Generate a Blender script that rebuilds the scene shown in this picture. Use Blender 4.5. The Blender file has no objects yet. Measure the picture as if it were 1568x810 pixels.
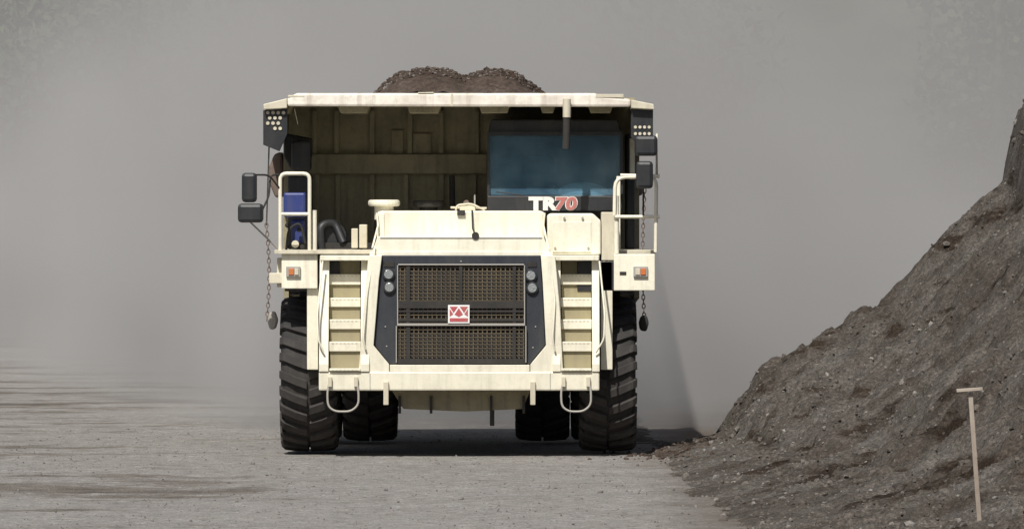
import bpy, bmesh, math, random
from mathutils import Vector, noise, Matrix
random.seed(7)
scene = bpy.context.scene
R = math.radians
# ------------------------------------------------------------------ helpers
CAM_D, CAM_H = 100.0, 3.5
U = 115.0           # drawing units per metre on the truck's front plane
def P(u, v, d):     # survey drawing (u right, v down) at depth d -> metres
    k = (CAM_D + d) / (CAM_D * U)
    return Vector(((u-784)*k, d, CAM_H-(v-295)*k))

def new_mat(name):
    m = bpy.data.materials.new(name); m.use_nodes = True
    nt = m.node_tree; b = nt.nodes['Principled BSDF']
    return m, nt, b
def N(nt, t, **kw):
    n = nt.nodes.new(t)
    for k, v in kw.items(): setattr(n, k, v)
    return n
def noise_node(nt, scale, detail=6, rough=0.6, vec=None):
    n = N(nt, 'ShaderNodeTexNoise'); n.inputs['Scale'].default_value = scale
    n.inputs['Detail'].default_value = detail; n.inputs['Roughness'].default_value = rough
    if vec is None:
        tc = N(nt, 'ShaderNodeTexCoord'); vec = tc.outputs['Object']
    nt.links.new(vec, n.inputs['Vector']); return n
def ramp(nt, src, stops):
    r = N(nt, 'ShaderNodeValToRGB'); e = r.color_ramp.elements
    while len(e) < len(stops): e.new(0.5)
    for i, (p, c) in enumerate(stops):
        e[i].position = p; e[i].color = (*c, 1) if len(c) == 3 else c
    nt.links.new(src, r.inputs['Fac']); return r
def mix(nt, fac, a, b, mode='MIX'):
    m = N(nt, 'ShaderNodeMix', data_type='RGBA', blend_type=mode)
    for sock, val in ((m.inputs[0], fac), (m.inputs[6], a), (m.inputs[7], b)):
        if hasattr(val, 'links') or hasattr(val, 'is_linked'): nt.links.new(val, sock)
        elif isinstance(val, (int, float)): sock.default_value = val
        else: sock.default_value = (*val, 1)
    return m.outputs[2]
def bump(nt, b, src, strength, dist):
    n = N(nt, 'ShaderNodeBump'); n.inputs['Strength'].default_value = strength
    n.inputs['Distance'].default_value = dist
    nt.links.new(src, n.inputs['Height']); nt.links.new(n.outputs[0], b.inputs['Normal'])
def MM(nt, op, a, b=None, c=None):
    m=N(nt,'ShaderNodeMath',operation=op)
    for i,v in enumerate((a,b,c)):
        if v is None: continue
        if isinstance(v,(int,float)): m.inputs[i].default_value=v
        else: nt.links.new(v,m.inputs[i])
    return m.outputs[0]

def paint(name, col, dirt=(0.33, 0.29, 0.22), amt=0.35, rough=0.5):
    m, nt, b = new_mat(name)
    n1 = noise_node(nt, 1.7, 8, 0.65); n2 = noise_node(nt, 14, 5, 0.7)
    r1 = ramp(nt, n1.outputs['Fac'], [(0.42, (0,0,0)), (0.75, (amt,)*3)])
    r2 = ramp(nt, n2.outputs['Fac'], [(0.5, (0,0,0)), (0.8, (amt*0.8,)*3)])
    c = mix(nt, r1.outputs[0], col, dirt); c = mix(nt, r2.outputs[0], c, dirt)
    tc = N(nt, 'ShaderNodeTexCoord'); mp = N(nt,'ShaderNodeMapping'); mp.inputs['Scale'].default_value=(9,9,.8)
    nt.links.new(tc.outputs['Object'], mp.inputs[0])
    n3 = noise_node(nt, 1.0, 4, .6, mp.outputs[0])
    r3 = ramp(nt, n3.outputs['Fac'], [(0.5, (0,0,0)), (0.72, (amt*0.9,)*3)])
    c = mix(nt, r3.outputs[0], c, dirt)
    s = N(nt, 'ShaderNodeSeparateXYZ')
    nt.links.new(tc.outputs['Object'], s.inputs[0])
    mr = N(nt, 'ShaderNodeMapRange'); mr.inputs[1].default_value = 2.4; mr.inputs[2].default_value = 0.2
    mr.inputs[3].default_value = 0.0; mr.inputs[4].default_value = 0.32
    nt.links.new(s.outputs['Z'], mr.inputs[0])
    c = mix(nt, mr.outputs[0], c, dirt)
    nt.links.new(c, b.inputs['Base Color'])
    b.inputs['Roughness'].default_value = rough
    bump(nt, b, n2.outputs['Fac'], 0.15, 0.01)
    return m
CREAM = paint('cream_paint', (0.82, 0.785, 0.645), amt=0.32)
CREAM2 = paint('cream_paint_dusty', (0.62, 0.575, 0.45), amt=0.5)
RISER = paint('stair_riser_shaded', (0.33, 0.29, 0.17), (0.22,.19,.13), amt=0.5)  # khaki riser tone, shade under the treads put into the colour
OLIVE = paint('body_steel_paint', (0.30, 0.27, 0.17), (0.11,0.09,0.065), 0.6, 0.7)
LIPM = paint('canopy_edge_paint', (0.82, 0.77, 0.68), (0.38,0.31,0.26), 0.7, 0.7)
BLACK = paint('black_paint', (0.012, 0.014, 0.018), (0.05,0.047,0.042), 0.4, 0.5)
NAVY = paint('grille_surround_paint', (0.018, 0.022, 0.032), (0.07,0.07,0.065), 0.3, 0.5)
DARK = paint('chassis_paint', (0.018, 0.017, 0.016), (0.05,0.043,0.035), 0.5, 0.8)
RUBBER = paint('tyre_rubber', (0.012, 0.012, 0.013), (0.085,0.073,0.063), 0.3, 0.85)
GREY = paint('grey_steel', (0.33, 0.32, 0.30), amt=0.4)
WIRE = paint('grille_wire', (0.12, 0.092, 0.052), (0.04,.032,.025), amt=0.8, rough=0.6)
BLUE = paint('blue_plastic', (0.022, 0.038, 0.17), (0.1,0.1,0.12), 0.3)
RED = paint('red_paint', (0.42, 0.05, 0.07), amt=0.2)
WHITE = paint('white_vinyl', (0.82, 0.82, 0.82), amt=0.12)
RUST = paint('rusty_steel', (0.14, 0.10, 0.08), (0.2,0.16,0.13), 0.6, 0.9)
AMBER = paint('amber_lens', (0.55, 0.16, 0.05), (.3,.2,.1), amt=0.4, rough=0.25)
WOOD = paint('weathered_wood', (0.40, 0.345, 0.29), (0.18,0.14,0.11), 0.7, 0.9)

def lampglass():
    m, nt, b = new_mat('headlight_lens')
    b.inputs['Base Color'].default_value = (0.36,0.38,0.38,1); b.inputs['Metallic'].default_value = 0.5
    b.inputs['Roughness'].default_value = 0.25
    v = N(nt,'ShaderNodeTexVoronoi'); v.inputs['Scale'].default_value = 40
    tc = N(nt,'ShaderNodeTexCoord'); nt.links.new(tc.outputs['Object'], v.inputs['Vector'])
    bump(nt, b, v.outputs['Distance'], 0.5, 0.01); return m
LAMP = lampglass()
def glass():
    m, nt, b = new_mat('tinted_windscreen')
    out = nt.nodes['Material Output']
    b.inputs['Roughness'].default_value = 0.10
    n = noise_node(nt, 1.3, 6, .7)
    c = ramp(nt, n.outputs['Fac'], [(0.35,(0.06,0.13,0.20)),(0.5,(.13,.23,.31)),(0.65,(0.22,0.33,0.40))])
    nt.links.new(c.outputs[0], b.inputs['Base Color'])
    t = N(nt,'ShaderNodeBsdfTransparent'); t.inputs[0].default_value = (0.72,0.88,0.95,1)
    ms = N(nt,'ShaderNodeMixShader'); ms.inputs[0].default_value = 0.38
    nt.links.new(t.outputs[0], ms.inputs[1]); nt.links.new(b.outputs[0], ms.inputs[2])
    nt.links.new(ms.outputs[0], out.inputs['Surface']); return m
GLASS = glass()

def empty(name):
    e = bpy.data.objects.new(name, None); scene.collection.objects.link(e); return e
truck = empty('dump_truck')
def finish(name, verts, faces, mat, parent=truck, bevel=0.0, smooth=False):
    me = bpy.data.meshes.new(name); me.from_pydata([tuple(v) for v in verts], [], faces)
    bm = bmesh.new(); bm.from_mesh(me); bmesh.ops.recalc_face_normals(bm, faces=bm.faces); bm.to_mesh(me); bm.free()
    me.materials.append(mat)
    o = bpy.data.objects.new(name, me); scene.collection.objects.link(o)
    if parent: o.parent = parent
    if bevel:
        b = o.modifiers.new('bevel','BEVEL'); b.width = bevel; b.segments = 2; b.limit_method='ANGLE'
    if smooth:
        for p in me.polygons: p.use_smooth = True
    return o
def prism(name, pts, d0, d1, mat, bevel=0.008, back=None, **kw):
    a = [P(u, v, d0) for u, v in pts]; n = len(a)
    if back: b = [P(u, v, d0) for u, v in back]
    else: b = a
    b = [Vector((q.x, d1, q.z)) for q in b]
    f = [list(range(n)), list(range(2*n-1, n-1, -1))]
    f += [[i, (i+1)%n, n+(i+1)%n, n+i] for i in range(n)]
    return finish(name, a+b, f, mat, bevel=bevel, **kw)
def box(name, u0, u1, v0, v1, d0, d1, mat, bevel=0.008, **kw):
    return prism(name, [(u0,v0),(u1,v0),(u1,v1),(u0,v1)], d0, d1, mat, bevel, **kw)
def tube(name, pts, r, mat, parent=truck, seg=8, closed=False):
    cu = bpy.data.curves.new(name,'CURVE'); cu.dimensions='3D'; cu.bevel_depth=r; cu.bevel_resolution=2
    cu.use_fill_caps=True
    sp = cu.splines.new('POLY'); sp.points.add(len(pts)-1)
    for i,p in enumerate(pts): sp.points[i].co=(*p,1)
    sp.use_cyclic_u = closed
    cu.materials.append(mat)
    o = bpy.data.objects.new(name,cu); scene.collection.objects.link(o); o.parent=parent
    return o
def tubeD(name, pts, r, mat, **kw):
    return tube(name, [P(*p) for p in pts], r, mat, **kw)
def rounded(pts, rad=12, n=4):
    out=[pts[0]]
    for i in range(1,len(pts)-1):
        a,b,c=[Vector(q) for q in pts[i-1:i+2]]
        p=b+(a-b).normalized()*min(rad,(a-b).length*.45); q=b+(c-b).normalized()*min(rad,(c-b).length*.45)
        for t in range(n+1):
            t/=n; out.append(tuple(p*(1-t)**2+b*2*t*(1-t)+q*t*t))
    out.append(pts[-1]); return out
def disc(name, u, v, d, r, depth, mat, axis='Y', seg=24, bevel=0.004):
    c = P(u,v,d); vs=[]
    for s in (0,1):
        for i in range(seg):
            a=2*math.pi*i/seg; x,z=math.cos(a)*r,math.sin(a)*r
            if axis=='Y': vs.append(c+Vector((x,s*depth,z)))
            elif axis=='Z': vs.append(c+Vector((x,z,-s*depth)))
            else: vs.append(c+Vector((s*depth,x,z)))
    f=[list(range(seg)),list(range(2*seg-1,seg-1,-1))]+[[i,(i+1)%seg,seg+(i+1)%seg,seg+i] for i in range(seg)]
    return finish(name, vs, f, mat, bevel=bevel)
def join_boxes(name, boxes, mat, parent=truck):
    vs=[];fs=[]
    for a,b in boxes:
        n=len(vs)
        for x in (a[0],b[0]):
            for y in (a[1],b[1]):
                for z in (a[2],b[2]): vs.append((x,y,z))
        fs += [[n+i for i in f] for f in ((0,1,3,2),(4,6,7,5),(0,4,5,1),(2,3,7,6),(0,2,6,4),(1,5,7,3))]
    return finish(name,vs,fs,mat,parent)
def B(u0,u1,v0,v1,d0,d1):
    a=P(u0,v1,d0); b=P(u1,v0,d0); return ((a.x,d0,a.z),(b.x,d1,b.z))

# ------------------------------------------------------------------ tyres
def tyre(name, u0, u1, d_axle, outer):
    Rr=1.05; dfront=d_axle-Rr
    x0=P(u0,697,dfront).x; x1=P(u1,697,dfront).x; w=x1-x0; cx=(x0+x1)/2
    prof=[(-.36,.50),(-.46,.58),(-.5,.74),(-.5,.86),(-.47,.94),(-.40,.985),(0,1.0),(.40,.985),(.47,.94),(.5,.86),(.5,.74),(.46,.58),(.36,.50)]
    prof=[(a*w*0.97,b*(Rr-.055)) for a,b in prof]
    seg=72; vs=[];fs=[];m=len(prof)
    for i in range(seg):
        a=2*math.pi*i/seg
        for (x,r) in prof: vs.append((cx+x,d_axle+math.sin(a)*r,Rr+math.cos(a)*r))
    for i in range(seg):
        for j in range(m-1):
            fs.append([i*m+j,i*m+j+1,((i+1)%seg)*m+j+1,((i+1)%seg)*m+j])
    finish(name,vs,fs,RUBBER,smooth=True)
    vs=[];fs=[]; L=26
    for s in (-1,1):
        for i in range(L):
            a0=2*math.pi*(i+(0.5 if s>0 else 0))/L+random.uniform(-.008,.008)
            path=[(0.02,Rr-.06,Rr,0),(0.22,Rr-.06,Rr-.002,0.05),(0.44,Rr-.08,Rr-.022,0.12),(0.505,Rr-.12,Rr-.07,0.135),(0.515,Rr-.27,Rr-.22,0.14)]
            th=0.066; n=len(vs)
            for k,(fx,ri,ro,da) in enumerate(path):
                if k<3: inn=(fx*w,ri); outt=(fx*w,ro)
                else: inn=((fx-.05)*w,ri+.03); outt=(fx*w,ro)
                for (xx,rr),t in ((inn,-th),(outt,-th*.8),(outt,th*.8),(inn,th)):
                    a=a0+da+t
                    vs.append((cx+s*xx,d_axle+math.sin(a)*rr,Rr+math.cos(a)*rr))
            for k in range(len(path)-1):
                for q in range(4):
                    fs.append([n+k*4+q,n+k*4+(q+1)%4,n+(k+1)*4+(q+1)%4,n+(k+1)*4+q])
            fs.append([n,n+1,n+2,n+3]); e=n+4*(len(path)-1); fs.append([e+3,e+2,e+1,e])
    finish(name+'_lugs',vs,fs,RUBBER,bevel=.006)
    so=1 if outer>0 else -1
    rp=[(0.36*w,.50),(0.36*w,.44),(0.10*w,.40),(0.06*w,.26),(0.22*w,.22),(0.24*w,.0)]
    vs=[];fs=[];seg=36;m=len(rp)
    for i in range(seg):
        a=2*math.pi*i/seg
        for (x,r) in rp: vs.append((cx+so*x,d_axle+math.sin(a)*r,Rr+math.cos(a)*r))
    for i in range(seg):
        for j in range(m-1): fs.append([i*m+j,i*m+j+1,((i+1)%seg)*m+j+1,((i+1)%seg)*m+j])
    finish(name+'_rim',vs,fs,CREAM2,smooth=True)
tyre('front_tyre_a',428,515,1.65,-1); tyre('front_tyre_b',888,975,1.65,1)
tyre('rear_tyre_a',438,520,5.9,-1); tyre('rear_tyre_b',524,606,5.9,-1)
tyre('rear_tyre_c',790,872,5.9,-1+2); tyre('rear_tyre_d',876,958,5.9,1)
box('rear_axle',600,796,590,622,5.6,6.2,DARK,.05)
box('front_axle',515,888,575,600,1.5,1.9,DARK,.03)
for i,(a,b) in enumerate(((612,650),(756,794))): box(f'frame_rail_{i}',a,b,500,560,.9,8.8,CREAM2)

# ------------------------------------------------------------------ bumper, belly
box('bumper',488,918,569,598,0.0,.75,CREAM,.02)
join_boxes('bumper_seams',[(tuple(P(u,597,-.002)),tuple(P(u+1.2,571,.004))) for u in (566,842)],GREY)
prism('belly_guard',[(600,598),(812,598),(800,626),(712,630),(618,626)],.35,1.0,OLIVE,.01)
for i,u in enumerate((610,658,750,800)): box(f'belly_bracket_{i}',u,u+4,606,633,.3,.36,DARK,.002)
box('drain_hose',750,757,622,652,.4,.47,DARK,.01)
for i,(a,b) in enumerate(((499,551),(857,907))):
    tubeD(f'tow_loop_{i}',rounded([(a+6,582,-.03),(a+2,600,-.05),(a+3,622,-.06),(a+14,630,-.06),(b-14,630,-.06),(b-2,620,-.06),(b-2,598,-.05),(b-6,580,-.03)],8),.015,GREY)
    for j,u in enumerate((a+6,b-6)): box(f'tow_bracket_{i}{j}',u-3,u+3,577,592,-.06,-.002,CREAM2,.004)
for i,u in enumerate((591,816)):
    box(f'tow_pin_{i}',u-4,u+4,584,620,-.05,.03,CREAM2,.01)
# ------------------------------------------------------------------ grille
sur=[(586,391),(827,391),(830,430),(835,528),(811,557.5),(597,557.5),(573,528),(581,430)]
prism('grille_surround',sur,.10,.40,NAVY,.01)
prism('cowl_left',[(564,391),(585,391),(580,430),(572,529),(596,558),(596,570),(549,570),(556,480)],.02,.6,CREAM,.01)
prism('cowl_right',[(828,391),(850,391),(858,480),(862,570),(812,570),(812,558),(836,529),(831,430)],.02,.6,CREAM,.01)
box('cowl_sill',597,811,558.5,569,.02,.6,CREAM,.006)
box('grille_back',609,804,405,556,.085,.098,DARK,0)
bx=[]
u=612
while u<802: bx.append(B(u,u+1.7,407,555,.055,.062)); u+=7.0
v=409
while v<554: bx.append(B(610,803,v,v+1.2,.048,.0545)); v+=5.6
join_boxes('grille_mesh',bx,WIRE)
join_boxes('grille_dark_bars',[B(609,804,461,472,.03,.046),B(609,804,475,478,.03,.046),B(609,804,488,492,.03,.046),B(622,628,407,555,.035,.046),B(703,708,407,463,.035,.046),B(785,790,407,555,.035,.046),B(609,804,549,557,.03,.046)],DARK)
join_boxes('grille_frame',[B(608,804,404,406,.02,.08),B(608,609.5,404,495,.02,.08),B(802.5,804,404,495,.02,.08),B(608,804,495,498.5,.015,.08),B(606,607.5,499,555,.02,.08),B(804.5,806,499,555,.02,.08)],GREY)
for i,(uu,vv) in enumerate(((595,420),(596,440),(813,422),(815,441))):
    disc(f'headlight_bezel_{i}',uu,vv,.06,.082,.05,BLACK)
    disc(f'headlight_{i}',uu,vv,.045,.06,.03,LAMP)
box('intake_slot_a',588,604,401,409,.088,.099,DARK,.003); box('intake_slot_b',808,822,401,409,.088,.099,DARK,.003)
for i,(uu,vv) in enumerate(((590,500),(592,530),(820,500),(816,532),(706,400))): disc(f'surround_bolt_{i}',uu,vv,.09,.010,.012,GREY,seg=8,bevel=0)
# badge
box('badge_plate',686,719,467,495,.0,.02,WHITE,.003)
def tri(name,pts,mat,d=-.004): prism(name,pts,d,-.001,mat,0)
tri('badge_red_a',[(688.5,469.5),(701,469.5),(694.5,479)],RED)
tri('badge_red_b',[(704,469.5),(716.5,469.5),(710.5,479)],RED)
tri('badge_red_c',[(688.5,472.5),(694,481),(688.5,484.5)],RED)
tri('badge_red_d',[(716.5,472.5),(716.5,484.5),(711,481)],RED)
tri('badge_red_e',[(702.5,471.5),(709,481.5),(702.5,485),(696,481.5)],RED)
tri('badge_red_f',[(688.5,487),(716.5,487),(716.5,492.5),(688.5,492.5)],RED)

# ------------------------------------------------------------------ stairs
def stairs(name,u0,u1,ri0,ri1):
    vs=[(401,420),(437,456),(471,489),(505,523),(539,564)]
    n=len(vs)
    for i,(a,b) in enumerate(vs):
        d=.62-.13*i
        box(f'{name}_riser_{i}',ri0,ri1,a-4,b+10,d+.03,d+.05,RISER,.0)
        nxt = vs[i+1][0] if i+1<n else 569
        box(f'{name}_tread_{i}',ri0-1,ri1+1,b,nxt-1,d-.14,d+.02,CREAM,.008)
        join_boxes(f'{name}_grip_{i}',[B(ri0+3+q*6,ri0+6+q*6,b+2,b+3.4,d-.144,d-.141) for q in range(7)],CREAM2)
    box(f'{name}_top',u0+1,u1-1,391,399,.25,.9,CREAM)
    for s,(a,b) in enumerate(((u0,ri0-1.5),(ri1+1.5,u1))):
        pa=P(a,391,.2); pb=P(b,391,.2)
        zt=pa.z; zb=P(a,569,0).z
        vv=[]
        for x in (pa.x,pb.x): vv+= [(x,.42,zt),(x,-.02,zb+.1),(x,-.02,zb),(x,.8,zb),(x,1.0,zt)]
        ff=[[0,1,2,3,4],[9,8,7,6,5]]+[[i,(i+1)%5,5+(i+1)%5,5+i] for i in range(5)]
        finish(f'{name}_stringer_{s}',vv,ff,CREAM,bevel=.008)
stairs('stairs_a',489,566,505,551)
stairs('stairs_b',846,918,860,905)
tubeD('stair_rail_a',rounded([(496,540,-.03),(487,520,-.06),(486,480,0),(494,400,.2)],8),.013,CREAM)
tubeD('stair_rail_b',rounded([(574,378,.2),(572,392,.05),(562,450,.0),(556,520,-.05),(560,535,-.02)],8),.013,CREAM)
tubeD('stair_rail_c',rounded([(838,380,.2),(842,400,.05),(850,460,.0),(846,520,-.05),(850,538,-.02)],8),.013,CREAM)
tubeD('stair_rail_d',rounded([(912,540,-.03),(925,520,-.06),(926,480,0),(918,400,.2)],8),.013,CREAM)

# ------------------------------------------------------------------ fenders and decks
box('fender_post_a',470,487,442,566,.5,.9,CREAM,.01)
box('fender_post_b',920,938,400,566,.5,.9,CREAM,.01)
box('fender_front_a',431,486,389,442,.42,.55,CREAM,.01)
box('fender_front_b',940,1003,389,445,.42,.55,CREAM,.01)
box('deck_a',420,570,383,389,.35,3.0,CREAM2,.006)
box('deck_b',840,1003,383,389,.9,3.0,CREAM2,.006)
for s,(a,b) in enumerate(((436,520),(884,970))):
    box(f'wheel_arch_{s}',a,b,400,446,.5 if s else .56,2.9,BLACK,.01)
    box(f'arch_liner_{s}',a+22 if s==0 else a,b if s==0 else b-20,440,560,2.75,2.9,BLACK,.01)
box('engine_bay',520,884,395,590,.68,2.7,DARK,.02)
for s,u in enumerate((449,981)):
    box(f'indicator_body_{s}',u-11,u+11,408,424,.38,.418,GREY,.006)
    box(f'indicator_amber_{s}',u-(7 if s==0 else 0),u+(1 if s==0 else 8),411,421,.365,.379,AMBER,.004)
    box(f'indicator_clear_{s}',u+(2 if s==0 else -8),u+(8 if s==0 else -1),411,421,.365,.379,CREAM2,.004)
box('fender_badge',949,959,416,421,.412,.418,DARK,.001)

# ------------------------------------------------------------------ hood
prism('hood',[(577,326),(582,323),(829,323),(834,326),(834,385),(577,385)],.62,2.6,CREAM,.02)
prism('hood_front_slope',[(572,380),(578,362),(832,362),(840,380),(844,391),(566,391)],.22,.7,CREAM,.01)
box('hood_hem',566,846,385.5,391.5,.2,.24,CREAM,.004)
join_boxes('hood_seam',[B(582,830,363.5,364.8,.21,.222)],GREY)
prism('battery_box',[(838,330),(843,327),(908,327),(920,338),(920,390),(838,390)],.5,1.5,CREAM,.02)
box('battery_lid',846,905,340,386,.485,.499,CREAM,.004)
for i,(uu,vv) in enumerate(((864,334),(892,334),(850,380),(901,380))): disc(f'lid_latch_{i}',uu,vv,.47,.016,.02,GREY,seg=8,bevel=0)
for i,(a,b) in enumerate(((583,588),(826,831))): box(f'hood_rib_{i}',a,b,327,362,.60,.618,CREAM,.002)
tubeD('hood_edge_rod_a',[(577,326,.58),(579,345,.58),(570,380,.25)],.014,CREAM)
tubeD('hood_edge_rod_b',[(834,326,.58),(832,345,.58),(841,384,.25)],.014,CREAM)
tubeD('hood_antenna',[(723,322,.6),(724,350,.55),(728,361,.5)],.012,DARK)
disc('hood_antenna_foot',728,361,.2,.05,.03,DARK)
box('hood_latch',700,712,322,330,.58,.61,DARK,.003)
disc('air_cleaner_cap',588,306,1.6,.215,.09,CREAM,'Z',bevel=.03)
disc('air_cleaner_stem',588,314,1.6,.13,.2,CREAM,'Z')
disc('exhaust_cap',656,307,2.0,.22,.09,DARK,'Z',bevel=.03)
disc('exhaust_stem',656,314,2.0,.12,.2,DARK,'Z')
box('valve_block',704,728,313,323,1.2,1.4,CREAM2,.01)
tubeD('valve_pipe',rounded([(698,322,1.2),(700,314,1.2),(722,312,1.2),(742,322,1.2)],6),.014,CREAM2)
disc('valve_knob',714,311,1.2,.04,.05,RUST)
tubeD('valve_pipe_low',[(690,318,1.3),(745,319,1.3)],.016,CREAM2)
tubeD('body_prop',[(693,322,2.4),(692,270,2.6)],.04,DARK)
tubeD('tall_pipe',[(727,322,1.7),(727,298,1.7)],.012,GREY)
box('filter_box_a',538,548,350,380,1.4,1.6,CREAM2,.01)
box('filter_box_b',550,562,344,380,1.2,1.5,CREAM2,.01)
disc('turbo_housing',508,362,1.9,.2,.4,BLACK)
tubeD('intake_hose',rounded([(492,384,1.8),(490,345,1.8),(512,340,1.9),(526,372,1.8)],10),.06,BLACK)
box('deck_back',478,745,372,384,1.8,3.0,DARK,.01)
box('shade_plate_a',441,477,268,383,2.3,3.0,BLACK,.03)  # added black block, stands in for shadow on the wall behind the left rail
box('shade_plate_b',958,972,205,383,2.3,3.0,BLACK,.03)  # black block added as shadow on the right of the cab

# ------------------------------------------------------------------ cab
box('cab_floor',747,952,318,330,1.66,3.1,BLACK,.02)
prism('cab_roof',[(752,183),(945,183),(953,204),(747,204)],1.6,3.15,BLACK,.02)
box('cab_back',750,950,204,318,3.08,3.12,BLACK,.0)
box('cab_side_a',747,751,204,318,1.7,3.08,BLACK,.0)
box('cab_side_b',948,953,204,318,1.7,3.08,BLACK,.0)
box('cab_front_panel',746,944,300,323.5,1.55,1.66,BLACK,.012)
prism('windscreen',[(750,208),(950,208),(948,299),(750,299)],1.62,1.63,GLASS,0)
join_boxes('windscreen_frame',[B(746,750,204,300,1.58,1.66),B(949,954,204,300,1.58,1.66),B(746,954,202,208,1.57,1.66)],BLACK)
def ellipsoid(name,u,v,d,rx,ry,rz,mat):
    bm=bmesh.new(); bmesh.ops.create_uvsphere(bm,u_segments=24,v_segments=14,radius=1)
    c=P(u,v,d)
    for q in bm.verts: q.co=Vector((c.x+q.co.x*rx,c.y+q.co.y*ry,c.z+q.co.z*rz))
    me=bpy.data.meshes.new(name); bm.to_mesh(me); bm.free(); me.materials.append(mat)
    for p in me.polygons: p.use_smooth=True
    o=bpy.data.objects.new(name,me); scene.collection.objects.link(o); o.parent=truck; return o
DASH_REFL=paint('dash_reflection_pale',(0.92,0.95,0.95),amt=.05)  # near-white tone imitates a reflection
ellipsoid('dash_reflection_hump',892,298,1.76,.36,.12,.17,DASH_REFL)  # pale hump stands in for the dashboard reflection in the windscreen
box('dashboard',752,948,296,318,1.90,2.2,BLACK,.03)
box('seat',800,850,235,300,2.4,2.6,DARK,.05)
tubeD('wiper',[(800,299,1.55),(760,294,1.55)],.008,BLACK)
def text(name,body,u,v,h,d,mat,off=.012,sx=1.25,shear=0):
    cu=bpy.data.curves.new(name,'FONT'); cu.body=body; cu.size=h; cu.extrude=.003; cu.offset=off; cu.shear=shear
    cu.space_character=1.06; cu.materials.append(mat)
    o=bpy.data.objects.new(name,cu); scene.collection.objects.link(o); o.parent=truck
    o.location=P(u,v,d); o.rotation_euler=(R(90),0,0); o.scale=(sx,1,1); return o
text('lettering_white','TR',811,320.5,.225,1.535,WHITE,.016)
text('lettering_outline','70',849,320.5,.225,1.54,WHITE,.018,shear=.1)
text('lettering_red','70',849,320.5,.225,1.53,RED,.009,shear=.1)
box('cab_pillar',964,972,212,275,1.9,2.0,CREAM,.01)
box('cab_step_frame',944,950,270,385,1.3,1.4,CREAM,.01)

# ------------------------------------------------------------------ dump body
DF=3.3
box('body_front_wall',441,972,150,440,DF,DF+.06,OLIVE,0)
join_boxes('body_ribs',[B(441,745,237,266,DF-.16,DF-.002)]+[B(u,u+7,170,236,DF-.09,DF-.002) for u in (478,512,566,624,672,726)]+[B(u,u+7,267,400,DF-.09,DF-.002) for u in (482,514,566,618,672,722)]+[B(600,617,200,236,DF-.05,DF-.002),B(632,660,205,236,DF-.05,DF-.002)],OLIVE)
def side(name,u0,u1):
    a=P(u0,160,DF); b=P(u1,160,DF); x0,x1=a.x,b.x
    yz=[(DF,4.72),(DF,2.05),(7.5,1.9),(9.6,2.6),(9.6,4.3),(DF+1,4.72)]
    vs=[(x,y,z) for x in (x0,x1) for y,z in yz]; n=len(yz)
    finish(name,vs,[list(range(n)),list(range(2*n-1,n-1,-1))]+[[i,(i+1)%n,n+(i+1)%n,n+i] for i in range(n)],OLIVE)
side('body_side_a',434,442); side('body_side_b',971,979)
a=P(442,0,DF).x; b=P(971,0,DF).x
finish('body_floor',[(a,DF,2.1),(b,DF,2.1),(b,7.5,1.95),(a,7.5,1.95),(b,9.6,2.65),(a,9.6,2.65)],[[0,1,2,3],[3,2,4,5]],OLIVE)
DC=.75
prism('canopy_lip',[(440,150),(455,143),(910,143),(925,148),(966,152),(966,164),(440,163)],DC,DC+.18,LIPM,.03)
prism('canopy_edge_a',[(403,160),(439.5,151),(439.5,166),(404,168)],DC,DC+2.6,CREAM2,.01)
prism('canopy_edge_b',[(966.5,153),(1001,160),(1002,168),(966.5,166)],DC,DC+2.6,CREAM2,.01)
prism('canopy_plate',[(442,152),(964,152),(964,158),(442,158)],DC+.185,DF-.005,OLIVE,0)
for i,(a,b,c0,c1) in enumerate(((441,466,146,149),(640,664,141.5,143.5),(690,694,144,163),(912,955,144.5,150))):
    box(f'lip_plate_{i}',a,b,c0,c1,DC-.004,DC+.1,CREAM2,.004)
for i,(a,b) in enumerate(((428,446),(516,566),(622,676),(732,782),(826,852),(900,940))):
    prism(f'canopy_rib_{i}',[(a,158.5),(b,158.5),(b-5,173),(a+5,173)],DC+.05 +.14,DF-.2,OLIVE,.006)
prism('wing_a',[(403,169),(440,167),(440,205),(428,232),(403,222)],DC+.1,DC+.14,BLACK,.004)
prism('wing_b',[(966,167),(1000,169),(1000,218),(980,226),(966,210)],DC+.1,DC+.14,BLACK,.004)
prism('wing_side_a',[(403,169),(406,169),(406,222),(403,222)],DC+.15,3.2,BLACK,0)
prism('wing_side_b',[(997,169),(1000,169),(1000,218),(997,218)],DC+.15,3.2,BLACK,0)
for i in range(4):
    for j in range(4):
        if (i,j) in ((1,3),(3,0),(3,3),(2,3)): continue
        disc(f'wing_hole_a{i}{j}',410+j*8+(i%2)*3,173+i*8,DC+.085,.024,.012,CREAM2,seg=10,bevel=0)
for i in range(2):
    for j in range(4): disc(f'wing_hole_b{i}{j}',973+j*7,195+i*10,DC+.085,.021,.012,CREAM2,seg=10,bevel=0)
box('corner_post_a',446,476,215,262,2.0,2.4,BLACK,.04)
prism('corner_brace_a',[(436,204),(478,212),(478,240),(446,262),(434,240)],2.5,2.8,BLACK,.03)
tubeD('canopy_hanger',[(868,152,DC-.07),(868,180,DC-.07)],.055,CREAM2)
tubeD('canopy_hanger_low',[(868,178,DC-.06),(867,228,DC-.06)],.05,DARK)

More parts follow.
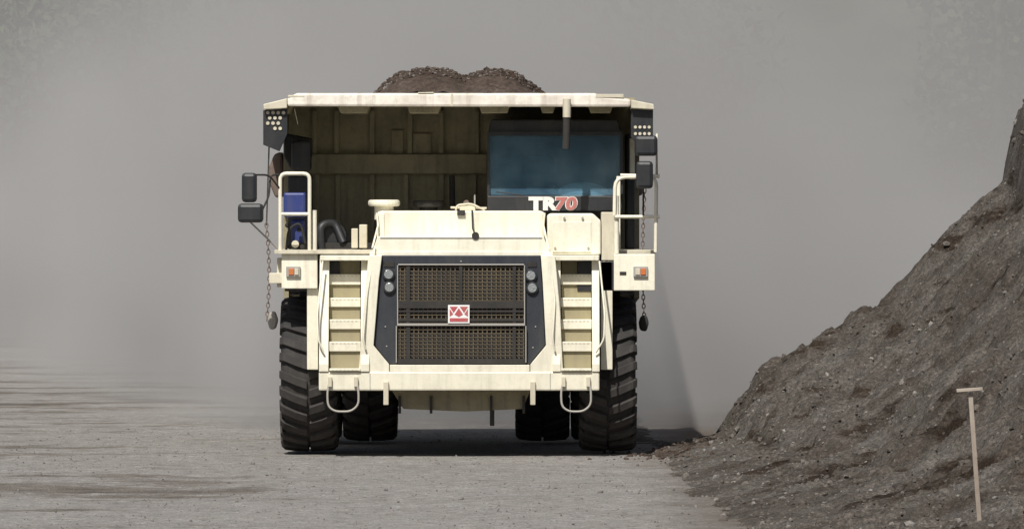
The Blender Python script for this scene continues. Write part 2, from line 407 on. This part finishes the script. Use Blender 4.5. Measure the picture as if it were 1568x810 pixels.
# ------------------------------------------------------------------ rails
rr=.026
tubeD('rail_a',rounded([(429,384,.45),(429,266,.45),(474,266,.45),(474,384,.45)],10),rr,CREAM)
tubeD('rail_a_mid',[(429,328,.45),(474,328,.45)],rr*.9,CREAM)
tubeD('rail_a_low',[(482,322,.4),(482,386,.4)],rr*1.1,CREAM)
tubeD('rail_b',rounded([(941,330,.45),(942,272,.45),(1005,270,.45),(1004,386,.45)],16),rr,CREAM)
tubeD('rail_b_top',[(950,269,.45),(1010,270,.45)],rr,CREAM)
tubeD('rail_b_mid',[(941,332,.45),(1010,332,.45)],rr*.9,CREAM)
tubeD('rail_b_post',[(1006,205,.5),(1005,272,.45)],rr*.6,CREAM)
tubeD('rail_b_inner',[(944,300,.5),(944,388,.5)],rr*1.3,CREAM)
box('fender_top_b',921,943,325,399,.55,1.2,CREAM2,.01)
def mirror(name,u0,u1,v0,v1):
    box(name,u0,u1,v0,v1,.05,.22,BLACK,.045)
    box(name+'_glass',u0+4,u1-4,v0+5,v1-5,.221,.226,LAMP,0)
mirror('mirror_a',370,393,265,310); mirror('mirror_b',364,403,312,341)
mirror('mirror_c',972,1007,208,239); mirror('mirror_d',974,1000,247,289)
tubeD('mirror_arm_a',rounded([(391,268,.2),(412,268,.3),(429,290,.45)],8),.013,DARK)
tubeD('mirror_arm_b',rounded([(400,325,.2),(412,300,.3),(414,268,.4),(429,268,.45)],8),.013,DARK)
tubeD('mirror_arm_c',[(384,341,.2),(410,366,.4),(430,386,.5)],.012,GREY)
tubeD('mirror_arm_d',[(1005,225,.2),(1006,268,.45)],.014,GREY)
tubeD('mirror_arm_e',[(985,288,.2),(985,330,.45)],.012,DARK)
def chain(name,u,v0,v1,d,sway=3):
    vs=[];fs=[]; v=v0;i=0
    while v<v1:
        c=P(u+sway*math.sin((v-v0)/(v1-v0)*3),v,d)
        n=len(vs); ax=(1,0) if i%2==0 else (0,1)
        S=10;T=5
        for s in range(S):
            a=2*math.pi*s/S; lx,lz=math.cos(a)*.020,math.sin(a)*.036
            for t in range(T):
                b=2*math.pi*t/T; r=.008*math.cos(b); o=.008*math.sin(b)
                X=lx+math.cos(a)*r; Z=lz+math.sin(a)*r
                vs.append((c.x+(X*ax[0]+o*ax[1]),c.y+(X*ax[1]+o*ax[0]),c.z+Z))
        for s in range(S):
            for t in range(T):
                fs.append([n+s*T+t,n+s*T+(t+1)%T,n+((s+1)%S)*T+(t+1)%T,n+((s+1)%S)*T+t])
        v+=6.8;i+=1
    finish(name,vs,fs,RUST)
chain('chain_a',408,345,490,1.5,4); chain('chain_b',987,292,490,1.5,-3)
prism('chain_weight_b',[(981,484),(990,482),(994,494),(990,508),(980,506),(978,494)],1.4,1.55,DARK,.03)
prism('chain_weight_a',[(412,478),(421,476),(426,490),(422,504),(413,505),(409,492)],1.4,1.55,GREY,.03)
tubeD('chain_hanger_a',[(412,225,2),(408,345,1.5)],.01,DARK)
prism('body_pivot_a',[(420,236),(432,232),(436,300),(422,304),(412,280),(412,255)],3.3,4.4,RUST,.04)
box('body_pivot_b',975,984,250,300,3.3,4.4,RUST,.04)
box('blue_tank',434,468,295,333,.9,1.3,BLUE,.03)
box('blue_hose_box',446,466,336,372,1.0,1.3,BLUE,.03)
disc('grease_canister',452,374,.8,.05,.1,CREAM2)
for i,(uu,vv) in enumerate(((440,345),(458,352),(463,378),(444,378))): disc(f'hose_fitting_{i}',uu,vv,.85,.035,.06,DARK,seg=10)
tubeD('hose_loop',rounded([(438,384,.8),(442,350,.8),(460,340,.8),(470,384,.8)],10),.018,DARK)
box('red_reflector',427,432,350,384,1.2,1.25,RUST,.004)
box('hinge_bracket_a',424,440,395,440,.56,.7,CREAM2,.01)
box('fender_tab_a',412,432,418,434,.5,.6,CREAM2,.008)

# ------------------------------------------------------------------ earth / gravel materials
def gravel_mat(name, cols, spec_scale=22, dark=None, k3=.75):
    m, nt, b = new_mat(name)
    n1=noise_node(nt,.55,8,.62); n2=noise_node(nt,5,6,.7); n3=noise_node(nt,spec_scale,4,.8)
    c1=ramp(nt,n1.outputs['Fac'],[(.3,cols[0]),(.55,cols[1]),(.75,cols[2])])
    c2=ramp(nt,n2.outputs['Fac'],[(.3,(.68,)*3),(.7,(1.25,)*3)])
    c3=ramp(nt,n3.outputs['Fac'],[(.32,(.45,)*3),(.5,(.95,)*3),(.68,(1.75,)*3)])
    c=mix(nt,1.0,c1.outputs[0],c2.outputs[0],'MULTIPLY'); c=mix(nt,k3,c,c3.outputs[0],'MULTIPLY')
    nt.links.new(c,b.inputs['Base Color']); b.inputs['Roughness'].default_value=1
    b.inputs['Specular IOR Level'].default_value=.1
    bump(nt,b,n3.outputs['Fac'],.8,.05)
    return m,nt,b,c
PILE,nt,b,c=gravel_mat('pile_gravel',[(.055,.043,.034),(.11,.099,.088),(.14,.130,.119)],24,k3=1.0)
mp=N(nt,'ShaderNodeMapping'); mp.inputs['Rotation'].default_value=(0,R(-38),0); mp.inputs['Scale'].default_value=(.45,.5,2.2)
tc=N(nt,'ShaderNodeTexCoord'); nt.links.new(tc.outputs['Object'],mp.inputs[0])
sn=noise_node(nt,1.0,7,.66,mp.outputs[0])
sr=ramp(nt,sn.outputs['Fac'],[(.38,(.36,.30,.25)),(.45,(.88,.86,.84)),(.6,(1,1,1)),(.7,(1.22,1.2,1.17))])
c=mix(nt,1.0,c,sr.outputs[0],'MULTIPLY'); nt.links.new(c,b.inputs['Base Color'])
LOADM,_,_,_=gravel_mat('load_gravel',[(.05,.035,.028),(.085,.065,.053),(.15,.125,.105)],16)
GROUND,nt,b,c=gravel_mat('road_gravel',[(.265,.25,.232),(.31,.295,.275),(.335,.32,.30)],30,k3=.85)
tc=N(nt,'ShaderNodeTexCoord'); mp=N(nt,'ShaderNodeMapping'); mp.inputs['Scale'].default_value=(.32,.5,1)
mp.inputs['Rotation'].default_value=(0,0,R(8))
nt.links.new(tc.outputs['Object'],mp.inputs[0])
nn=noise_node(nt,1.0,9,.66,mp.outputs[0])
s=N(nt,'ShaderNodeSeparateXYZ'); nt.links.new(tc.outputs['Object'],s.inputs[0])
mr=N(nt,'ShaderNodeMapRange'); mr.inputs[1].default_value=1; mr.inputs[2].default_value=-7; mr.inputs[3].default_value=-.07; mr.inputs[4].default_value=.05
nt.links.new(s.outputs['X'],mr.inputs[0])
def blob(cx,cy,rx,ry,gain):
    ex=MM(nt,'DIVIDE',MM(nt,'SUBTRACT',s.outputs['X'],cx),rx); ey=MM(nt,'DIVIDE',MM(nt,'SUBTRACT',s.outputs['Y'],cy),ry)
    q=MM(nt,'SUBTRACT',1.0,MM(nt,'ADD',MM(nt,'MULTIPLY',ex,ex),MM(nt,'MULTIPLY',ey,ey)))
    return MM(nt,'MULTIPLY',MM(nt,'MAXIMUM',q,0.0),gain)
bl=MM(nt,'ADD',blob(-5.0,-9.5,3.2,4.5,.12),blob(-9.0,26,3.5,12,.07))
ad=MM(nt,'ADD',MM(nt,'ADD',nn.outputs['Fac'],mr.outputs[0]),bl)
rk=ramp(nt,ad,[(.56,(1,1,1)),(.62,(.72,.69,.66)),(.72,(.45,.42,.39))])
c=mix(nt,1.0,c,rk.outputs[0],'MULTIPLY')
mr2=N(nt,'ShaderNodeMapRange'); mr2.inputs[1].default_value=1.4; mr2.inputs[2].default_value=2.7
n4=noise_node(nt,.8,6,.7); ad2=MM(nt,'MULTIPLY_ADD',n4.outputs['Fac'],2.0,s.outputs['X'])
sb=MM(nt,'SUBTRACT',ad2,1.0)
nt.links.new(sb,mr2.inputs[0])
c=mix(nt,mr2.outputs[0],c,(.13,.108,.09))
nt.links.new(c,b.inputs['Base Color'])

def fbm(x,y,s,o=4,seed=0):
    return noise.fractal(Vector((x*s,y*s,seed)),1.0,2.0,o)
def rng(a,b,st):
    n=int(round((b-a)/st)); return [a+(b-a)*i/n for i in range(n+1)]
def grid(name,xs,ys,fn,mat,parent=None):
    nx=len(xs); vs=[(x,y,fn(x,y)) for y in ys for x in xs]
    fs=[(j*nx+i,j*nx+i+1,(j+1)*nx+i+1,(j+1)*nx+i) for j in range(len(ys)-1) for i in range(nx-1)]
    me=bpy.data.meshes.new(name); me.from_pydata(vs,[],fs); me.materials.append(mat)
    for p in me.polygons: p.use_smooth=True
    o=bpy.data.objects.new(name,me); scene.collection.objects.link(o); return o
def gfn(x,y):
    if abs(x)>45 or y>150 or y<-60: return -.03
    near=1.0 if (y<-1 or x<-3.5) else .25
    if y>8: near*=max(.25,1-(y-8)*.05)
    return -.03+near*(.028*fbm(x,y,.35,4)+.016*fbm(x,y,2.5,3,3))
grid('ground',[-1500,-400,-100]+rng(-40,-12,2)+rng(-11.8,4,.12)+rng(5,40,5)+[100,400,1500],
     [-300,-150,-60]+rng(-40,30,.2)+rng(31,150,1.5)+[200,400,900,2500],gfn,GROUND)

# gravel pile
def interp(t,pts):
    if t<=pts[0][0]: return pts[0][1]+(t-pts[0][0])*.4
    for (a,b),(c2,d2) in zip(pts,pts[1:]):
        if t<=c2: return b+(d2-b)*(t-a)/(c2-a)
    return pts[-1][1]
G1=[(1.9,-.25),(2.84,.17),(3.07,.5),(3.48,1.04),(4.35,1.52),(5.17,2.02),(5.62,2.48),(6.08,2.95),(6.54,3.36),(6.84,3.62),(6.90,4.0),(7.06,4.64),(8,5.2),(11,6),(16,6)]
G2=[(3.0,-.5),(4.04,.35),(4.86,.94),(5.8,1.87),(7,2.7),(9,4),(16,5)]
def pile(x,y):
    w=.2*fbm(x,y,.45,3,9)
    x2=x+w*min(1,max(0,(5-y)/4))
    h1=interp(x2,G1)
    h1+= -.07*(5-y) if y<5 else -.75*(y-5)
    h2=interp(x+.35*fbm(x,y,.6,3,5),G2)+(-.06*(-15-y) if y<-15 else -1.3*(y+15))
    h3=interp(x+.4*fbm(x,y,.5,3,15),[(4.0,-.4),(4.6,.9),(5.1,1.35),(6.0,2.1),(6.6,2.9),(8,4)])+(-.05*(-4-y) if y<-4 else -1.1*(y+4))
    toe=2.0+.02*max(0,-y)+.25*fbm(0,y,.3,3,2)
    ap=.2*(x-toe)*(1 if y<4 else max(-1,1-(y-4)*.5))
    ap=min(ap,.9)
    h=max(h1,h2,ap,h3)
    am=min(1,max(.0,h*2+.15))
    r=noise.ridged_multi_fractal(Vector((x*.55+y*.12,y*.35,4)),1.0,2.1,4,1.0,2.0)
    st_=fbm(x,y,1.1,3,21); stp=.08*(1 if st_>.12 else 0)+.07*(1 if st_<-.25 else 0)
    h+=am*(.10*fbm(x,y,.8,5,1)+.085*fbm(x,y,3.0,5,7)-.07*(r-1)+stp)
    return h-.03
grid('gravel_pile',rng(1.5,9,.045)+rng(9.3,16,.5),rng(-60,-32,1.0)+rng(-31.9,10,.1)+rng(10.5,18,.5),pile,PILE)
ico=bmesh.new(); bmesh.ops.create_icosphere(ico,subdivisions=1,radius=1)
IV=[v.co.copy() for v in ico.verts]; IF=[[v.index for v in f.verts] for f in ico.faces]; ico.free()
def stones(name,gen,n,mat,parent=None):
    vs=[];fs=[]
    for i in range(n):
        p,s=gen(); q=len(vs)
        rot=Matrix.Rotation(random.random()*6.28,3,'Z')@Matrix.Rotation(random.random()*6.28,3,'X')
        sc=Vector((random.uniform(.7,1.3),random.uniform(.7,1.2),random.uniform(.5,.9)))
        for v in IV:
            w=rot@Vector((v.x*sc.x,v.y*sc.y,v.z*sc.z))*s*random.uniform(.75,1.15); vs.append((p[0]+w.x,p[1]+w.y,p[2]+w.z))
        fs+=[[q+a for a in f] for f in IF]
    return finish(name,vs,fs,mat,parent)
STONE,_,_,_=gravel_mat('stone',[(.07,.058,.048),(.12,.107,.094),(.17,.157,.142)],12)
STONEL,_,_,_=gravel_mat('pale_stone',[(.15,.135,.12),(.2,.185,.17),(.24,.225,.21)],12)
def gp():
    y=random.uniform(-32,6); x=2+abs(random.gauss(0,1))*2.6 if random.random()<.5 else random.uniform(2.5,8)
    return (x,y,pile(x,y)-.004),min(.09,.010+random.expovariate(1/.010))
stones('loose_stones',gp,8500,STONE)
stones('loose_pale_stones',gp,1500,STONEL)
def gr():
    y=random.uniform(-25,12); x=random.uniform(-9,2.3)
    return (x,y,gfn(x,y)+.003),.006+random.expovariate(1/.004)
stones('road_pebbles',gr,3500,STONEL)
def clod():
    a=random.gauss(0,.4); y=random.gauss(.6,1.2); return (2.2+a,y,max(gfn(2,0),pile(2.2+a,y))+.005),random.uniform(.01,.045)
stones('dirt_clods',clod,220,LOADM)

# load in the body
prof=[(P(u,v,5.2).x,P(u,v,5.2).z) for u,v in ((545,172),(575,142),(592,127),(612,114),(640,106),(668,107),(692,109),(712,117),(726,114),(745,108),(768,108),(790,115),(806,127),(828,140),(860,172))]
def load(x,y):
    h=interp(x,prof) if x<prof[-1][0] else prof[-1][1]-(x-prof[-1][0])*.3
    h=max(h,4.2)
    dy=(y-5.2)/2.2
    return 4.2+(h-4.2)*(1-min(1,dy*dy)*.55)+ .035*fbm(x,y,2,4,3)+.02*fbm(x,y,9,2,3)
xl=P(444,0,DF).x; xr=P(969,0,DF).x
ld=grid('load_heap',rng(xl,xr,.05),rng(3.5,8.8,.06),load,LOADM); ld.parent=truck
def gl():
    x=random.uniform(xl+1,xr-1); y=random.uniform(4.2,6.0); return (x,y,load(x,y)),random.uniform(.012,.045)
stones('load_stones',gl,1100,LOADM,truck)
def gl2():
    x=random.uniform(xl+1,xr-1); y=random.uniform(4.2,6.0); return (x,y,load(x,y)),random.uniform(.01,.035)
stones('load_pale_stones',gl2,400,STONEL,truck)

# stake
st=empty('survey_stake')
def stk(name,a,b,w,t):
    a=Vector(a);b=Vector(b); dirv=(b-a).normalized(); sx=Vector((0,1,0)).cross(dirv).normalized()*w/2; sy=Vector((0,t/2,0))
    vs=[p+sx*i+sy*j for p in (a,b) for i,j in ((-1,-1),(1,-1),(1,1),(-1,1))]
    finish(name,vs,[[0,1,2,3],[7,6,5,4]]+[[i,(i+1)%4,4+(i+1)%4,4+i] for i in range(4)],WOOD,st,.003)
stk('post',P(1505,870,-30),P(1486,601,-30),.042,.04)
stk('crossboard',P(1465,598,-30.045),P(1505,595,-30.045),.03,.04)

# ------------------------------------------------------------------ forest + hillside behind the dust
def leafmat():
    m,nt,b=new_mat('foliage')
    n=noise_node(nt,.35,5,.7); n2=noise_node(nt,4,3,.7)
    c=ramp(nt,n.outputs['Fac'],[(.3,(.012,.022,.008)),(.52,(.03,.05,.016)),(.7,(.075,.10,.03))])
    c2=ramp(nt,n2.outputs['Fac'],[(.3,(.6,)*3),(.7,(1.3,)*3)])
    nt.links.new(mix(nt,1.0,c.outputs[0],c2.outputs[0],'MULTIPLY'),b.inputs['Base Color']); b.inputs['Roughness'].default_value=.8
    return m
LEAF=leafmat()
grid('hillside',rng(-300,300,6),rng(150,420,6),lambda x,y:-.5+(y-150)*.28+2*fbm(x,y,.05,3),LEAF)
vs=[];fs=[]
for i in range(44):
    x=random.uniform(-32,32); y=random.uniform(134,150); h=random.uniform(9,17)
    for _ in range(1000):
        bx_,by_,bz_=[random.gauss(0,1) for _ in range(3)]
        l=math.sqrt(bx_*bx_+by_*by_+bz_*bz_)+1e-6; rr_=random.random()**.35
        rad=2.6*(1+.35*fbm(bx_/l*2,by_/l*2,1,2,i))
        c0=Vector((x+bx_/l*rad*rr_,y+by_/l*rad*rr_,h*.55+bz_/l*h*.45*rr_*(1+.2*fbm(bz_/l*3,bx_/l*3,1,2,i))))
        a=Vector((random.gauss(0,1),random.gauss(0,1),random.gauss(0,1))).normalized()*random.uniform(.1,.28)
        b2=a.cross(Vector((random.gauss(0,1),random.gauss(0,1),random.gauss(0,1)))).normalized()*random.uniform(.08,.2)
        n=len(vs); vs+=[c0-a,c0+b2,c0+a,c0-b2]; fs.append([n,n+1,n+2,n+3])
    n=len(vs)
    for z,r in ((0,.3),(h*.7,.1)):
        for q in range(6): vs.append(Vector((x+math.cos(q)*r,y+math.sin(q)*r,z)))
    fs+=[[n+q,n+(q+1)%6,n+6+(q+1)%6,n+6+q] for q in range(6)]
me=bpy.data.meshes.new('forest'); me.from_pydata([tuple(v) for v in vs],[],fs); me.materials.append(LEAF)
o=bpy.data.objects.new('forest',me); scene.collection.objects.link(o)

# ------------------------------------------------------------------ dust cloud (volume)
foot=[(-3.6,9.9),(2,9.8),(25,10),(70,60),(70,128),(-70,128),(-26,112),(-13,50),(-7.0,24)]
n=len(foot); Z1=20
vs=[(x,y,-.2) for x,y in foot]+[(x,y,Z1) for x,y in foot]
dm=bpy.data.materials.new('dust'); dm.use_nodes=True; nt=dm.node_tree
for q in list(nt.nodes):
    if q.type!='OUTPUT_MATERIAL': nt.nodes.remove(q)
out=[q for q in nt.nodes if q.type=='OUTPUT_MATERIAL'][0]
vol=N(nt,'ShaderNodeVolumePrincipled')
vol.inputs['Anisotropy'].default_value=0.0
tc=N(nt,'ShaderNodeTexCoord'); s=N(nt,'ShaderNodeSeparateXYZ'); nt.links.new(tc.outputs['Object'],s.inputs[0])
M=lambda *a: MM(nt,*a)
nz=noise_node(nt,.21,2,.6,tc.outputs['Object'])
vc=ramp(nt,nz.outputs['Fac'],[(.36,(.74,.71,.68)),(.64,(.90,.88,.86))])
nt.links.new(vc.outputs[0],vol.inputs['Color'])
right=M('MULTIPLY',M('MAXIMUM',s.outputs['X'],0.0),.46)
left=M('MULTIPLY',M('MAXIMUM',M('MULTIPLY',s.outputs['X'],-1.0),0.0),.12)
zz=M('ADD',M('ADD',s.outputs['Z'],right),left)
zz=M('ADD',zz,M('MULTIPLY',nz.outputs['Fac'],9.0))
hgt=N(nt,'ShaderNodeMapRange'); hgt.inputs[1].default_value=14.2; hgt.inputs[2].default_value=6.5
hgt.inputs[3].default_value=.16; hgt.inputs[4].default_value=1.0
nt.links.new(zz,hgt.inputs[0])
low=N(nt,'ShaderNodeMapRange'); low.inputs[1].default_value=3.5; low.inputs[2].default_value=0.0
low.inputs[3].default_value=1.0; low.inputs[4].default_value=2.4
nt.links.new(s.outputs['Z'],low.inputs[0])
yb=M('SUBTRACT',M('MULTIPLY',s.outputs['X'],-7.2),11.0)
sd=M('ADD',M('SUBTRACT',s.outputs['Y'],yb),M('MULTIPLY',M('SUBTRACT',nz.outputs['Fac'],.5),60.0))
edge=N(nt,'ShaderNodeMapRange'); edge.interpolation_type='SMOOTHSTEP'; edge.inputs[1].default_value=-24; edge.inputs[2].default_value=20
nt.links.new(sd,edge.inputs[0])
bil=N(nt,'ShaderNodeMapRange'); bil.inputs[1].default_value=.38; bil.inputs[2].default_value=.62; bil.inputs[3].default_value=.25; bil.inputs[4].default_value=2.0
nt.links.new(nz.outputs['Fac'],bil.inputs[0])
den=M('MULTIPLY',M('MULTIPLY',hgt.outputs[0],low.outputs[0]),M('MULTIPLY',edge.outputs[0],bil.outputs[0]))
nt.links.new(M('MULTIPLY',den,.07),vol.inputs['Density'])
nt.links.new(vol.outputs[0],out.inputs['Volume'])
me=bpy.data.meshes.new('dust_cloud'); me.from_pydata(vs,[],[list(range(n))[::-1],list(range(n,2*n))]+[[i,(i+1)%n,n+(i+1)%n,n+i] for i in range(n)])
me.materials.append(dm); o=bpy.data.objects.new('dust_cloud',me); scene.collection.objects.link(o)

# ------------------------------------------------------------------ light, sky, camera
EL,AZ=R(51),R(16)
to_sun=Vector((-math.sin(AZ)*math.cos(EL),-math.cos(AZ)*math.cos(EL),math.sin(EL)))
sun=bpy.data.lights.new('sun','SUN'); sun.energy=5.0; sun.angle=R(.5); sun.color=(1,.97,.91)
so=bpy.data.objects.new('sun',sun); scene.collection.objects.link(so)
so.rotation_euler=(-to_sun).to_track_quat('-Z','Y').to_euler()
w=bpy.data.worlds.new('World'); scene.world=w; w.use_nodes=True; nt=w.node_tree
sky=N(nt,'ShaderNodeTexSky',sky_type='NISHITA'); sky.sun_disc=False; sky.sun_elevation=EL; sky.sun_rotation=math.atan2(to_sun.x,to_sun.y)
sky.dust_density=3
bg=nt.nodes['Background']; bg.inputs[1].default_value=.065; nt.links.new(sky.outputs[0],bg.inputs[0])
cam=bpy.data.cameras.new('camera'); co=bpy.data.objects.new('camera',cam); scene.collection.objects.link(co)
cam.lens=264.0; cam.sensor_width=36; cam.clip_end=4000; cam.clip_start=1
co.location=(0,-100,3.5); co.rotation_euler=(R(90)-math.atan(110/11500),0,0)
scene.camera=co
scene.view_settings.view_transform='Standard'; scene.view_settings.look='None'; scene.view_settings.exposure=0
# everything loose on the bank belongs to the pile
gpile=bpy.data.objects['gravel_pile']
for nme in ('loose_stones','loose_pale_stones','dirt_clods'): bpy.data.objects[nme].parent=gpile
bpy.data.objects['road_pebbles'].parent=bpy.data.objects['ground']
